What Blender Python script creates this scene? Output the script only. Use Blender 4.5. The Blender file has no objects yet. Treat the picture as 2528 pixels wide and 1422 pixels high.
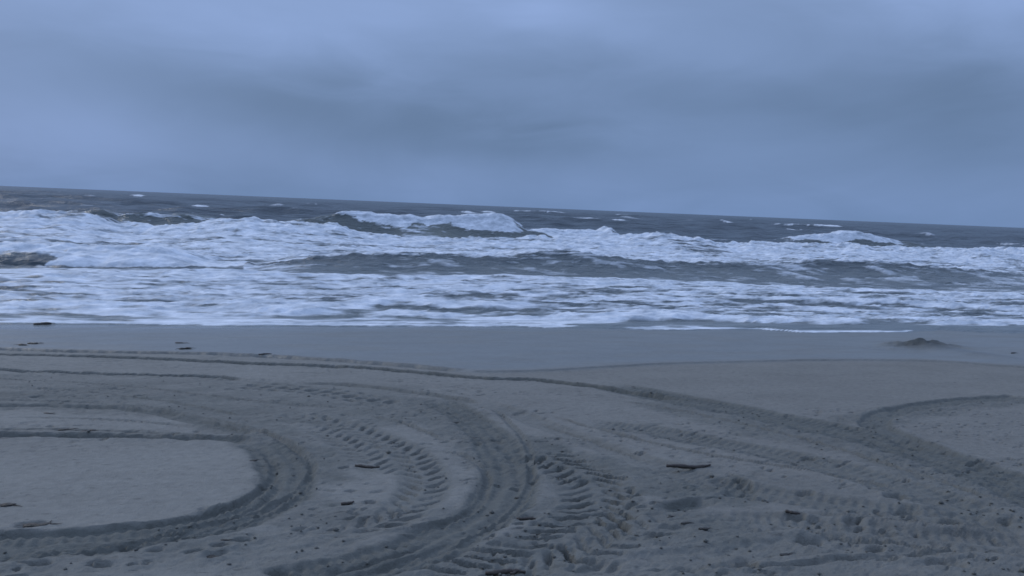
import bpy, math, random
import numpy as np
from math import radians, sin, cos, tan, pi

# ---------------------------------------------------------------- camera, sky, sun, exposure
F = 1984.0; CAM_Z = 3.0; PITCH = radians(5.78); ROLL = radians(2.36)
sc = bpy.context.scene
sc.render.engine = 'CYCLES'
cd = bpy.data.cameras.new('camera'); cam = bpy.data.objects.new('camera', cd)
sc.collection.objects.link(cam); sc.camera = cam
cam.location = (0, 0, CAM_Z)
import mathutils
cam.rotation_euler = (mathutils.Matrix.Rotation(pi/2-PITCH, 3, 'X') @ mathutils.Matrix.Rotation(ROLL, 3, 'Z')).to_euler()
cd.sensor_width = 36; cd.lens = 36*F/2528; cd.clip_start = 0.05; cd.clip_end = 60000

SUN_EL, SUN_AZ = radians(27), radians(-55)         # azimuth from +Y towards +X
w = bpy.data.worlds.new('World'); sc.world = w; w.use_nodes = True
nt = w.node_tree; nt.nodes.clear()
def N(t, typ, **kw):
    n = t.nodes.new(typ)
    for k, v in kw.items(): setattr(n, k, v)
    return n
def setin(t, n, i, v):
    if hasattr(v, 'is_linked') or isinstance(v, bpy.types.NodeSocket): t.links.new(v, n.inputs[i])
    else: n.inputs[i].default_value = v
def math_(t, op, a, b=None, c=None, clamp=False):
    n = N(t, 'ShaderNodeMath', operation=op, use_clamp=clamp)
    setin(t, n, 0, a)
    if b is not None: setin(t, n, 1, b)
    if c is not None: setin(t, n, 2, c)
    return n.outputs[0]
def mixc(t, f, a, b):
    n = N(t, 'ShaderNodeMix', data_type='RGBA')
    setin(t, n, 0, f); setin(t, n, 6, a); setin(t, n, 7, b)
    return n.outputs[2]
def rgb(r, g, b): return (r, g, b, 1.0)
sky = N(nt, 'ShaderNodeTexSky', sky_type='NISHITA'); sky.sun_disc = False
sky.sun_elevation = SUN_EL; sky.sun_rotation = SUN_AZ; sky.air_density = 1.5; sky.dust_density = 2
tc = N(nt, 'ShaderNodeTexCoord'); sep = N(nt, 'ShaderNodeSeparateXYZ'); nt.links.new(tc.outputs['Generated'], sep.inputs[0])
X, Y, Z = sep.outputs
az = math_(nt, 'ARCTAN2', X, Y)
el = math_(nt, 'ARCSINE', math_(nt, 'MINIMUM', math_(nt, 'MAXIMUM', Z, -1.0), 1.0))
# cloud deck: soft layered masses, flatter towards the horizon
mp = N(nt, 'ShaderNodeCombineXYZ'); setin(nt, mp, 0, az); setin(nt, mp, 1, math_(nt, 'MULTIPLY', el, 3.0)); setin(nt, mp, 2, 3.7)
def noise(t, vec, scale, detail=4, rough=.5, dist=0.0):
    n = N(t, 'ShaderNodeTexNoise'); n.inputs['Scale'].default_value = scale; n.inputs['Detail'].default_value = detail
    n.inputs['Roughness'].default_value = rough; n.inputs['Distortion'].default_value = dist
    t.links.new(vec, n.inputs['Vector']); return n.outputs['Fac']
n1 = noise(nt, mp.outputs[0], 2.2, 5, .5, .6); n2 = noise(nt, mp.outputs[0], 6.5, 5, .5, .8)
wob = math_(nt, 'MULTIPLY', math_(nt, 'SUBTRACT', n2, .5), .11)
def blob(a0, e0, wa, we, amp, tilt=0.0):
    a0, e0, wa, we = map(radians, (a0, e0, wa, we))
    da = math_(nt, 'SUBTRACT', math_(nt, 'ADD', az, wob), a0)
    de = math_(nt, 'SUBTRACT', math_(nt, 'ADD', el, math_(nt, 'MULTIPLY', wob, .35)), e0)
    de = math_(nt, 'ADD', de, math_(nt, 'MULTIPLY', da, tilt))
    q = math_(nt, 'ADD', math_(nt, 'POWER', math_(nt, 'ABSOLUTE', math_(nt, 'DIVIDE', da, wa)), 2.0),
              math_(nt, 'POWER', math_(nt, 'ABSOLUTE', math_(nt, 'DIVIDE', de, we)), 2.0))
    return math_(nt, 'MULTIPLY', math_(nt, 'EXPONENT', math_(nt, 'MULTIPLY', q, -1.0)), amp)
BLOBS = [(-8, 5.6, 15, 3.0, -.17, .06), (-1, 4.3, 8, 1.3, -.10, 0), (-18, 7.0, 9, 2.2, -.12, 0), (24, 8.5, 12, 3.0, -.24, 0), (30, 6.0, 6, 3, -.1, 0),
         (31, 17, 9, 4, .28, 0), (-24, 12, 10, 4, .12, .1), (-12, 12, 9, 3, .12, 0), (2, 13.5, 4, 2.0, .12, 0), (-4, 15.5, 3, 1.5, .1, 0), (12, 11, 14, 2.2, .12, .2),
         (14, 16.5, 8, 2.2, -.1, 0), (-30, 3.0, 10, 3, .20, 0), (2, 1.2, 40, 1.8, .07, 0)]
acc = math_(nt, 'MULTIPLY', math_(nt, 'SUBTRACT', n1, .5), .5)
acc = math_(nt, 'ADD', acc, math_(nt, 'MULTIPLY', math_(nt, 'SUBTRACT', n2, .5), .17))
for b in BLOBS: acc = math_(nt, 'ADD', acc, blob(*b))
up = math_(nt, 'MAXIMUM', Z, 0.0)
grad = math_(nt, 'ADD', .93, math_(nt, 'MULTIPLY_ADD', up, .22, math_(nt, 'MULTIPLY', math_(nt, 'POWER', up, 2.0), 1.1)))      # overcast sky brightens towards the zenith
lum = math_(nt, 'MAXIMUM', math_(nt, 'MULTIPLY', grad, math_(nt, 'ADD', 1.0, math_(nt, 'MULTIPLY', acc, .85))), .15)
tint = mixc(nt, math_(nt, 'MULTIPLY_ADD', acc, 1.2, .45, clamp=True), rgb(.141, .245, .428), rgb(.210, .308, .562))
tint = mixc(nt, math_(nt, 'MULTIPLY', up, 1.3, clamp=True), tint, rgb(.275, .360, .57))
cl = N(nt, 'ShaderNodeVectorMath', operation='SCALE'); nt.links.new(tint, cl.inputs[0]); nt.links.new(lum, cl.inputs[3])
cl2 = N(nt, 'ShaderNodeVectorMath', operation='SCALE'); nt.links.new(cl.outputs[0], cl2.inputs[0]); cl2.inputs[3].default_value = 10.0
bg = N(nt, 'ShaderNodeBackground'); bg.inputs[1].default_value = 0.1
nt.links.new(mixc(nt, 0.985, sky.outputs[0], cl2.outputs[0]), bg.inputs[0])
wo = N(nt, 'ShaderNodeOutputWorld'); nt.links.new(bg.outputs[0], wo.inputs[0])

sl = bpy.data.lights.new('sun', 'SUN'); sl.energy = 0.9; sl.angle = radians(18); sl.color = (1.0, .97, .94)
so = bpy.data.objects.new('sun', sl); sc.collection.objects.link(so)
sd = mathutils.Vector((sin(SUN_AZ)*cos(SUN_EL), cos(SUN_AZ)*cos(SUN_EL), sin(SUN_EL)))
so.rotation_euler = sd.to_track_quat('Z', 'Y').to_euler(); so.location = (0, 0, 40)

sc.view_settings.view_transform = 'Standard'; sc.view_settings.look = 'None'
sc.view_settings.exposure = 0.0; sc.view_settings.gamma = 1.0; sc.view_settings.use_curve_mapping = False
sc.cycles.pixel_filter_type = 'BLACKMAN_HARRIS'; sc.cycles.filter_width = 1.6

# ---------------------------------------------------------------- frames: the coast runs 15.8 degrees off the view
YAW = radians(15.8); D0 = 19.7                       # camera stands D0 metres inland of the waterline
U = np.array([cos(YAW), sin(YAW)]); V = np.array([-sin(YAW), cos(YAW)])
SLOPE = 0.071
def sand0(d): return np.where(d < 0, -SLOPE*d, -0.05*d)
def ray(px, py):
    x = (px-1264)/F; y = -(py-711)/F
    c, s = cos(ROLL), sin(ROLL); x, y, z = c*x-s*y, s*x+c*y, -1.0
    a = pi/2-PITCH; c, s = cos(a), sin(a)
    return np.array([x, c*y-s*z, s*y+c*z])
def on_dist(px, py, D):                              # a point at coast distance D -> (s, height)
    r = ray(px, py); t = (D+D0)/(r[:2]@V); P = r*t
    return P[:2]@U, CAM_Z+P[2]
def on_beach(px, py):                                # a point on the sloping sand -> (s, d)
    r = ray(px, py); rv = r[:2]@V
    t = (CAM_Z-SLOPE*D0)/(-SLOPE*rv-r[2])
    return np.array([r[:2]@U*t, rv*t-D0])
def on_sea(px, py, z=0.0):
    r = ray(px, py); t = (z-CAM_Z)/r[2]
    return np.array([r[:2]@U*t, r[:2]@V*t-D0])
def to_xy(s, d): return s*U[0]+(d+D0)*V[0], s*U[1]+(d+D0)*V[1]

# ---------------------------------------------------------------- numpy noise
def _h(ix, iy, seed):
    h = (ix.astype(np.int64)*374761393 + iy.astype(np.int64)*668265263 + seed*144665) & 0xffffffff
    h = ((h ^ (h >> 13))*1274126177) & 0xffffffff
    return (h ^ (h >> 16)) & 0xffff
_ang = np.arange(65536)/65536.0*2*pi
_CA, _SA = np.cos(_ang).astype(np.float32), np.sin(_ang).astype(np.float32)
def pn(x, y, seed=0):
    fx, fy = np.floor(x), np.floor(y); u, v = (x-fx).astype(np.float32), (y-fy).astype(np.float32)
    a, b = u*u*u*(u*(u*6-15)+10), v*v*v*(v*(v*6-15)+10)
    def g(i, j):
        k = _h(fx+i, fy+j, seed); return _CA[k]*(u-i)+_SA[k]*(v-j)
    return ((g(0, 0)*(1-a)+g(1, 0)*a)*(1-b) + (g(0, 1)*(1-a)+g(1, 1)*a)*b)*1.5
def fbm(x, y, seed=0, o=4, g=.5, l=2.03):
    r = 0; A = 1; T = 0
    for i in range(o):
        r = r + A*pn(x, y, seed+i*17); T += A; A *= g; x = x*l+5.3; y = y*l+1.7
    return r/T*1.4
def ss(a, b, x):
    t = np.clip((x-a)/(b-a), 0, 1); return t*t*(3-2*t)
def gauss(x): return np.exp(-x*x)

# ---------------------------------------------------------------- materials
def mat(name):
    m = bpy.data.materials.new(name); m.use_nodes = True; m.node_tree.nodes.clear(); return m
def attr(t, n): a = N(t, 'ShaderNodeAttribute', attribute_name=n); return a.outputs['Fac']
def out(t, s): o = N(t, 'ShaderNodeOutputMaterial'); t.links.new(s, o.inputs[0])
def bump(t, h, strength, dist, normal=None):
    b = N(t, 'ShaderNodeBump'); b.inputs['Strength'].default_value = strength; b.inputs['Distance'].default_value = dist
    t.links.new(h, b.inputs['Height'])
    if normal is not None: t.links.new(normal, b.inputs['Normal'])
    return b.outputs[0]
def opos(t, sx=1, sy=1, sz=1):
    c = N(t, 'ShaderNodeTexCoord'); m = N(t, 'ShaderNodeMapping'); t.links.new(c.outputs['Object'], m.inputs[0])
    m.inputs['Rotation'].default_value = (0, 0, -YAW)
    s = N(t, 'ShaderNodeVectorMath', operation='MULTIPLY'); t.links.new(m.outputs[0], s.inputs[0]); s.inputs[1].default_value = (sx, sy, sz)
    return s.outputs[0]

def sea_material():
    m = mat('sea_water'); t = m.node_tree
    fo = attr(t, 'foam'); th = attr(t, 'green'); silt = attr(t, 'silt')
    fine = noise(t, opos(t, 2.2, 4.5, 3), 1.0, 6, .62)
    f = math_(t, 'ADD', fo, math_(t, 'MULTIPLY', math_(t, 'SUBTRACT', fine, .5), .55))
    f = math_(t, 'MULTIPLY', math_(t, 'MULTIPLY_ADD', f, 1.35, -.17, clamp=True), math_(t, 'MULTIPLY', fo, 6.0, clamp=True))
    wc = mixc(t, th, rgb(.038, .056, .068), rgb(.165, .185, .168))
    wc = mixc(t, silt, wc, rgb(.19, .215, .215))
    wat = N(t, 'ShaderNodeBsdfPrincipled'); t.links.new(wc, wat.inputs['Base Color'])
    wat.inputs['Roughness'].default_value = .30; wat.inputs['IOR'].default_value = 1.33
    rip = noise(t, opos(t, 1.3, 2.4, 2), 1.0, 7, .6)
    rip2 = noise(t, opos(t, .22, .5, 1), 1.0, 4, .55)
    hh = math_(t, 'ADD', math_(t, 'MULTIPLY', rip, .22), rip2)
    t.links.new(bump(t, hh, .9, 1.1), wat.inputs['Normal'])
    fm = N(t, 'ShaderNodeBsdfPrincipled')
    fcol = noise(t, opos(t, 1.1, 1.9, 2), 1.0, 6, .65)
    t.links.new(mixc(t, math_(t, 'MULTIPLY_ADD', fcol, 2.4, -.62, clamp=True), rgb(.30, .35, .39), rgb(.86, .90, .94)), fm.inputs['Base Color'])
    fm.inputs['Roughness'].default_value = .7
    t.links.new(bump(t, noise(t, opos(t, 3, 5, 4), 1.0, 6, .65), .6, .12), fm.inputs['Normal'])
    mx = N(t, 'ShaderNodeMixShader'); t.links.new(f, mx.inputs[0]); t.links.new(wat.outputs[0], mx.inputs[1]); t.links.new(fm.outputs[0], mx.inputs[2])
    out(t, mx.outputs[0]); return m
def sand_material():
    m = mat('beach_sand'); t = m.node_tree
    dist = attr(t, 'turned'); wet = attr(t, 'wet'); pat = attr(t, 'patch')
    g = noise(t, opos(t, 1, 1, 1), 90, 3, .7); g2 = noise(t, opos(t, 1, 1, 1), 14, 6, .65); g3 = noise(t, opos(t, .6, 1, 1), 1.7, 5, .6)
    c = mixc(t, pat, rgb(.222, .220, .196), rgb(.196, .192, .170))
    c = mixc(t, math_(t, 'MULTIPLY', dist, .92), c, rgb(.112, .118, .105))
    c = mixc(t, wet, c, rgb(.145, .153, .142)); c = mixc(t, attr(t, 'dark'), c, rgb(.045, .050, .046))
    v = math_(t, 'MULTIPLY_ADD', g3, .36, .80); v = math_(t, 'ADD', v, math_(t, 'MULTIPLY_ADD', g2, .62, -.31)); v = math_(t, 'ADD', v, math_(t, 'MULTIPLY_ADD', g, .20, -.10))
    sp = noise(t, opos(t, .45, 1, 1), 24, 4, .6); fleck = math_(t, 'MULTIPLY', math_(t, 'MULTIPLY_ADD', sp, 9.0, -5.4, clamp=True), math_(t, 'MULTIPLY_ADD', wet, -.8, 1.0))
    v = math_(t, 'SUBTRACT', v, math_(t, 'MULTIPLY', fleck, .34))
    s = N(t, 'ShaderNodeVectorMath', operation='SCALE'); t.links.new(c, s.inputs[0]); t.links.new(v, s.inputs[3])
    b = N(t, 'ShaderNodeBsdfPrincipled'); t.links.new(s.outputs[0], b.inputs['Base Color'])
    t.links.new(math_(t, 'MULTIPLY_ADD', wet, -.64, .86), b.inputs['Roughness'])
    t.links.new(math_(t, 'MULTIPLY_ADD', wet, .30, .22), b.inputs['Specular IOR Level'])
    h = math_(t, 'ADD', math_(t, 'MULTIPLY', g2, .8), math_(t, 'MULTIPLY', g, .22))
    k = math_(t, 'MULTIPLY', h, math_(t, 'MULTIPLY_ADD', wet, -.93, 1.0))
    t.links.new(bump(t, k, .85, .034), b.inputs['Normal'])
    out(t, b.outputs[0]); return m
def wrack_material(name, a, b_, r):
    m = mat(name); t = m.node_tree
    b = N(t, 'ShaderNodeBsdfPrincipled'); t.links.new(mixc(t, noise(t, opos(t), 40, 4, .6), a, b_), b.inputs['Base Color'])
    b.inputs['Roughness'].default_value = r
    t.links.new(bump(t, noise(t, opos(t), 70, 4, .7), .8, .01), b.inputs['Normal'])
    out(t, b.outputs[0]); return m
M_SEA = sea_material(); M_SAND = sand_material()
M_WEED = wrack_material('dark_seaweed', rgb(.012, .013, .012), rgb(.05, .045, .035), .5)
M_WOOD = wrack_material('wet_driftwood', rgb(.025, .020, .016), rgb(.075, .06, .048), .6)
M_CLOD = wrack_material('damp_sand_clod', rgb(.085, .09, .08), rgb(.14, .14, .125), .9)

# ---------------------------------------------------------------- sheet builder
def grid_normals(P):
    du = np.gradient(P, axis=1); dv = np.gradient(P, axis=0)
    n = np.cross(du, dv); n /= np.linalg.norm(n, axis=2, keepdims=True)+1e-12
    n[n[..., 2] < 0] *= 1.0
    return n
def make_mesh(name, P, Nn, quads, attrs, material):
    use = np.unique(quads); remap = np.zeros(len(P), np.int32); remap[use] = np.arange(len(use), dtype=np.int32)
    q = remap[quads]; me = bpy.data.meshes.new(name)
    me.vertices.add(len(use)); me.vertices.foreach_set('co', P[use].astype(np.float32).ravel())
    me.loops.add(q.size); me.loops.foreach_set('vertex_index', q.astype(np.int32).ravel())
    me.polygons.add(len(q)); me.polygons.foreach_set('loop_start', np.arange(0, q.size, 4, dtype=np.int32))
    me.polygons.foreach_set('loop_total', np.full(len(q), 4, np.int32))
    me.polygons.foreach_set('use_smooth', np.ones(len(q), bool))
    me.update(calc_edges=True)
    for k, a in attrs.items():
        at = me.attributes.new(k, 'FLOAT', 'POINT'); at.data.foreach_set('value', a[use].astype(np.float32))
    me.materials.append(material)
    if Nn is not None: me.normals_split_custom_set_from_vertices(Nn[use])
    return me
def link(name, me, parent=None, loc=None):
    o = bpy.data.objects.new(name, me); sc.collection.objects.link(o)
    if parent is not None: o.parent = parent
    return o
def tag(o, label=None, cat=None, group=None, kind=None):
    for k, v in (('label', label), ('category', cat), ('group', group), ('kind', kind)):
        if v: o[k] = v
def grid_quads(nr, nc):
    i = np.arange(nr-1)[:, None]*nc+np.arange(nc-1)[None, :]
    return np.stack([i, i+1, i+nc+1, i+nc], -1).reshape(-1, 4)

# ================================================================ THE SEA
T1, T2 = tan(radians(-25)), tan(radians(55))
def fan(ds, nc, m):
    L = (ds+D0)
    a = L*T1-m; b = L*T2+m
    k = np.linspace(0, 1, nc)
    S = a[:, None]*(1-k)+b[:, None]*k
    return S, np.repeat(ds[:, None], nc, 1)
NCS = 840
d_rows = np.concatenate([np.arange(-3.5, 22, .085), np.arange(22, 40, .13), np.arange(40, 62, .085),
                         np.geomspace(62, 900, 235)[:-1], np.geomspace(900, 9000, 26)])
S, D = fan(d_rows, NCS, 1.5)
print('sea grid', S.shape)
row_sp = np.gradient(d_rows)[:, None]; col_sp = (S[:, 1]-S[:, 0])[:, None]

def crest(pts, pad=(None, None)):
    sz = sorted((on_dist(x, y, dd)+(dd,) for x, y, dd in pts))
    s, h, dd = (np.array(v) for v in zip(*sz))
    return s, h, dd
def ev(c, s, lo=None, hi=None):
    h = np.interp(s, c[0], c[1], left=c[1][0] if lo is None else lo, right=c[1][-1] if hi is None else hi)
    return h, np.interp(s, c[0], c[2])
cA = crest([(0, 678, 8.5), (120, 671, 9.5), (250, 665, 10.5), (500, 660, 11.5), (620, 664, 11.4), (750, 671, 11), (900, 674, 11.2), (1100, 675, 11.4), (1300, 678, 11.8), (1500, 684, 11.6),
            (1700, 692, 11), (1900, 701, 10.4), (2100, 710, 9.5), (2300, 716, 9), (2528, 722, 8.4)])
cB = crest([(0, 655, 15), (500, 655, 15), (640, 656, 15), (700, 648, 15), (770, 636, 15.2), (850, 630, 15.4), (930, 628, 15.3), (1000, 624, 15.6), (1120, 627, 15.2), (1200, 630, 15), (1260, 632, 15), (1300, 622, 15.4), (1350, 617, 15.6),
            (1420, 621, 15.4), (1500, 634, 15), (1600, 645, 15), (1700, 650, 15), (1800, 648, 15), (1900, 650, 15.2), (2020, 642, 15.5), (2150, 644, 15.5), (2250, 655, 15), (2350, 664, 15), (2450, 672, 15), (2528, 678, 15)])
cC = crest([(-200, 527, 34), (0, 527, 34), (180, 526, 34), (235, 540, 34), (300, 556, 34), (370, 563, 34), (470, 557, 34), (560, 545, 34), (620, 544, 34), (700, 551, 34), (830, 562, 34), (870, 572, 34), (930, 584, 34), (1000, 590, 34), (1180, 591, 34),
            (1350, 592, 34), (1450, 590, 34), (1520, 587, 34), (1600, 580, 34), (1660, 583, 34), (1700, 588, 34), (1760, 604, 34), (1850, 602, 34), (1900, 603, 34), (2000, 607, 34), (2100, 606, 34), (2200, 613, 34), (2300, 614, 34), (2400, 617, 34), (2528, 615, 34), (2700, 620, 34)])
DD = 52
cD = crest([(-150, 530, DD), (0, 545, DD), (120, 534, DD), (190, 524, DD), (260, 519, DD), (300, 530, DD), (335, 524, DD), (400, 531, DD), (440, 527, DD), (520, 536, DD), (600, 546, DD), (700, 545, DD), (790, 532, DD), (850, 521, DD), (880, 520, DD), (950, 526, DD), (1010, 531, DD),
            (1040, 537, DD), (1075, 531, DD), (1120, 533, DD), (1160, 528, DD), (1200, 530, DD), (1235, 531, DD), (1256, 538, DD), (1274, 551, DD), (1292, 566, DD), (1330, 565, DD), (1400, 569, DD), (1480, 572, DD), (1500, 563, DD), (1515, 575, DD), (1560, 592, DD), (1700, 600, DD), (1900, 600, DD),
            (1980, 585, DD), (2060, 577, DD), (2100, 571, DD), (2130, 577, DD), (2190, 590, DD), (2250, 600, DD), (2350, 612, DD), (2528, 620, DD)])

# chop and swell of the open water
rng = np.random.RandomState(7)
z = np.zeros_like(S); ox = np.zeros_like(S); oy = np.zeros_like(S)
res = np.maximum(row_sp, col_sp)
offs = .22+1.1*ss(40, 90, D)*(1-.35*ss(200, 900, D))
for lam in np.geomspace(1.3, 46, 64):
    th = -pi/2 + rng.normal(0, .42 if lam > 8 else .7)
    k = 2*pi/lam; kx, ky = k*cos(th), k*sin(th)
    A = .0062*lam**.92*rng.uniform(.6, 1.3)
    if lam > 12: A *= .8
    elif lam > 4: A *= 1.35
    fade = ss(2.2, 4.5, lam/res) * (offs if lam > 3 else np.maximum(offs, .5))
    ph = kx*S+ky*D+rng.uniform(0, 2*pi)
    env = 1.0
    z += A*fade*np.sin(ph)*env; c = np.cos(ph)*A*fade*.85
    ox += c*cos(th); oy += c*sin(th)
gust = fbm(S/60, D/25, 91, 2)
chop = z.copy()

hA, dA = ev(cA, S); hB, dB = ev(cB, S); hC, dC = ev(cC, S); hD, dD = ev(cD, S)
dA = dA+.35*fbm(S/3.5, S*0, 3, 3); dB = dB+.5*fbm(S/4, S*0, 4, 3); dC = dC+1.2*fbm(S/7, S*0, 5, 3); dD = dD+.9*fbm(S/9, S*0, 6, 2)
# crest heights must keep meeting their sight lines where the crest wanders
hA = hA*1.0; hC = hC-.0
tA, tB, tC, tD = D-dA, D-dB, D-dC, D-dD
def prof(t, wf, wb): return np.where(t < 0, gauss(t/wf), gauss(t/wb))
surf = .10*ss(0, 6, D)
pA = np.maximum(hA-.05, .05)*np.where(tA < 0, np.exp(-np.abs(tA)/5.0)*(1-.25*ss(0, 3, -tA)), gauss(tA/.9))
pB = hB*np.where(tB < 0, gauss(tB/2.5), gauss(tB/4.2)*.65+.35*gauss(tB/9))
pC = np.maximum(hC, .3)*np.where(tC < 0, gauss(tC/9.5)*.55+.45*gauss(tC/3.2), gauss(tC/3.0))
big = ss(.35, 1.3, hD)
pD = np.maximum(hD, 0)*np.where(tD < 0, gauss(tD/(3.4-1.1*big)), gauss(tD/6.0))
P4 = np.power(pA, 4)+np.power(np.maximum(pB, 0), 4)+np.power(pC, 4)+np.power(pD, 4)
wave = np.power(P4, .25)
wave += .16*big*gauss(tD/3)*fbm(S/1.4, D/1.8, 77, 4, .6)+.22*gauss(tC/2.5)*ss(-.1, .7, fbm(S/2.2, D/2.5, 78, 4, .62))+.16*gauss(tB/1.3)*np.abs(fbm(S/1.1, D/1.2, 79, 4, .6))
wave += .05*np.exp(-np.abs(tA)/1.5)*fbm(S/1.3, D/1.0, 76, 3)
z = chop*(1-.55*ss(.2, 1.0, wave))*ss(-.5, 5, D)*(.35+.65*ss(20, 45, D)) + wave
# far shore-side water film tapers onto the sand
# second minor bore lines inside the inner surf
b1 = on_sea(700, 762); b2 = on_sea(880, 764)
lines = []
def bore(pts, h, wf, wb):
    q = sorted(tuple(on_sea(x, y, h)) for x, y in pts); s, d = (np.array(v) for v in zip(*q))
    dc = np.interp(S, s, d)+.18*fbm(S/1.5, S*0, 31, 2); e = ss(s[0]-1.2, s[0]+.6, S)*(1-ss(s[-1]-.6, s[-1]+1.2, S)); t = D-dc
    lines.append((t, e)); return h*e*np.where(t < 0, gauss(t/wf), gauss(t/wb))
z += bore([(560, 755), (640, 764), (750, 768), (880, 764)], .10, .25, 1.2)
z += bore([(1420, 790), (1560, 782), (1700, 782), (1800, 786), (1950, 795), (2200, 802), (2528, 806)], .16, .30, 1.5)
z += bore([(900, 752), (1000, 748), (1100, 757), (1300, 760)], .08, .3, 1.2)
z += bore([(1800, 735), (2000, 745), (2200, 748), (2528, 765)], .10, .3, 1.4)
z += bore([(0, 755), (150, 758), (330, 770)], .08, .3, 1.2)
# --- foam coverage
n_big = fbm(S/5.0, D/1.3, 11, 5, .55); n_st = fbm(S/2.3+n_big*.5, D/.55, 21, 5, .62)
n_fine = fbm(S/1.2, D/.34, 25, 4, .65)
n_pat = .5+.5*np.clip(.8*n_big+.95*n_st+.8*n_fine, -1.2, 1.1)
cov = np.zeros_like(S)
# waterline
shore_px = [(-300, 792), (0, 797), (200, 801), (420, 806), (640, 808), (850, 812), (1100, 813), (1300, 813), (1500, 821), (1650, 829), (1880, 828), (1985, 840), (2100, 840), (2230, 838), (2310, 826), (2400, 835), (2528, 845), (2700, 850)]
q = sorted(tuple(on_sea(x, y)) for x, y in shore_px); shs, shd = (np.array(v) for v in zip(*q))
dW = np.interp(S, shs, shd)+.34*fbm(S/2.4, S*0, 41, 5)
tW = D-dW
A_zone = ss(0, .25, tW)*(1-ss(-.05, .25, tA))
covA = .57+.16*ss(4, 9, D)+.22*gust
leftness = 1-ss(-3, 16, S)
covA += .06*leftness
cov = np.maximum(cov, A_zone*covA)
# thin sliding water on the right, in front of the inner bore
rt = on_sea(1780, 800)[0]
thin = ss(rt-2, rt+2, S)*(1-ss(1.4, 2.4, tW))
cov *= (1-.95*thin)
cov = np.maximum(cov, gauss((tW-.10)/.13)*ss(rt-1.5, rt+1, S)*(1-ss(on_sea(2300, 828)[0]-1, on_sea(2300, 828)[0], S))*1.1)
cov = np.maximum(cov, gauss((tW-.18)/.2)*.95*(1-ss(rt-1, rt+1, S)))
for i, (t, e) in enumerate(lines):
    cov += e*gauss((t-.15)/.45)*.40*ss(0, .3, tW); cov -= e*gauss((t+.85)/.5)*(.9 if i == 1 else .32)
cov = np.maximum(cov, gauss((tA+.30)/.45)*1.0)       # bright crest of the inner bore
# face B, right of the roller
sB = on_dist(640, 650, 15)[0]
faceB = ss(-.1, .3, tA)*(1-ss(-.25, .5, tB))
right = ss(sB-1, sB+3, S)
drag = fbm(S/1.0+D*1.1, D/1.7, 51, 5, .66)
covB = (.33+.45*drag+.30*fbm(S/6, D/6, 52, 2)+.16*ss(20, 42, S))*right+(1-right)*.62
cov = np.where(faceB > 0.01, np.maximum(cov*(1-faceB), faceB*covB), cov)
# roller at the far left and its dark green shoulder
sl1, sl2, sl3 = on_dist(-40, 620, 14)[0], on_dist(90, 620, 14)[0], on_dist(470, 620, 14)[0]
cR = crest([(-200, 604, 17), (0, 604, 17), (90, 607, 17), (130, 609, 17), (200, 612, 17), (300, 612, 17), (380, 614, 17), (430, 620, 17), (480, 634, 17), (560, 648, 17), (620, 660, 17)])
hR, dR = ev(cR, S); eR = 1-ss(cR[0][-3], cR[0][-1]+1, S)
tR = D-dR-.25*fbm(S/1.3, S*0, 61, 3)
lumpy = 1+.26*fbm(S/.9, D/.6, 62, 4)
pR = np.maximum(hR, 0)*eR*np.where(tR < 0, np.power(np.clip(1-(tR/2.6)**2, 0, 1), .6), gauss(tR/3.5))*np.where(tR < 0, lumpy, 1)
z = np.maximum(z, pR+chop*.3)
inR = (tR < .3) & (tR > -2.6) & (eR > .3)
greenL = (1-ss(sl2-.6, sl2+.3, S))*gauss((tR+.55)/.75)
cov = np.where(inR, 1.05, cov)
cov -= .55*gauss((tR+3.1)/.5)*(eR > .3)
notch = (1-ss(sl2-.3, sl2+.9, S+.5*fbm(S/.7, D/.5, 63, 3)))
cov = np.where((tR < .25) & (tR > -3.2) & (notch > .3), .12+.5*(1-notch)+.35*drag, cov)
# zone C: broken white water climbing to the third crest
zoneC = ss(-.2, .4, tB)*(1-ss(.2, 1.0, tC))
covC = .63+.25*fbm(S/8, D/3, 71, 3)+.10*(1-ss(10, 30, D-15))+.12*ss(-6, -1, tC)
cov = np.maximum(cov, zoneC*covC*(1-ss(-.1, .4, -tB)))
# patchy dark hollows low in the broken water
cov -= zoneC*.30*ss(.1, .6, fbm(S/5, D/2.2, 72, 3))*(1-ss(24, 30, D))
# outer breakers
def lip(pts, D_):
    q = sorted(on_dist(x, y, D_) for x, y in pts); return tuple(np.array(v) for v in zip(*q))
L2 = lip([(800, 528), (835, 526), (862, 528), (900, 541), (950, 555), (1000, 560), (1018, 546), (1050, 554), (1112, 548), (1118, 556), (1150, 562), (1200, 566), (1240, 570), (1285, 572)], DD-1.5)
L3 = lip([(1300, 568), (1340, 573), (1356, 586), (1450, 592), (1525, 590)], DD-1.5)
L4 = lip([(1960, 594), (2010, 590), (2060, 600), (2120, 588), (2180, 597), (2240, 604)], DD-1.5)
rag = .12*fbm(S/.9, D/.5, 81, 4)
for L in (L2, L3, L4):
    lz = np.interp(S, L[0], L[1]); Sw = S+.9*fbm(S/.7, D/.35, 82, 3); inn = ss(L[0][0]-.2, L[0][0]+.8, Sw)*(1-ss(L[0][-1]-.9, L[0][-1]+.3, Sw))
    m = inn*ss(-.10, .02, z-lz+rag)*(tD > -4.5)*(tD < 1.3+.5*rag)
    cov = np.maximum(cov, m*1.5)
cov = np.maximum(cov, (.10+.62*drag)*ss(-5, -3, tD)*(1-ss(-.3, .5, tD))*ss(.5, 1.3, hD))
crest_n = (chop-.08*gust)/max(1e-6, chop[(D > 80) & (D < 300)].std())
cov = np.maximum(cov, .60*ss(2.75, 3.5, crest_n+.5*fbm(S/2.5, D/2, 84, 3))*ss(58, 75, D)*(1-ss(500, 1500, D)))
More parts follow.
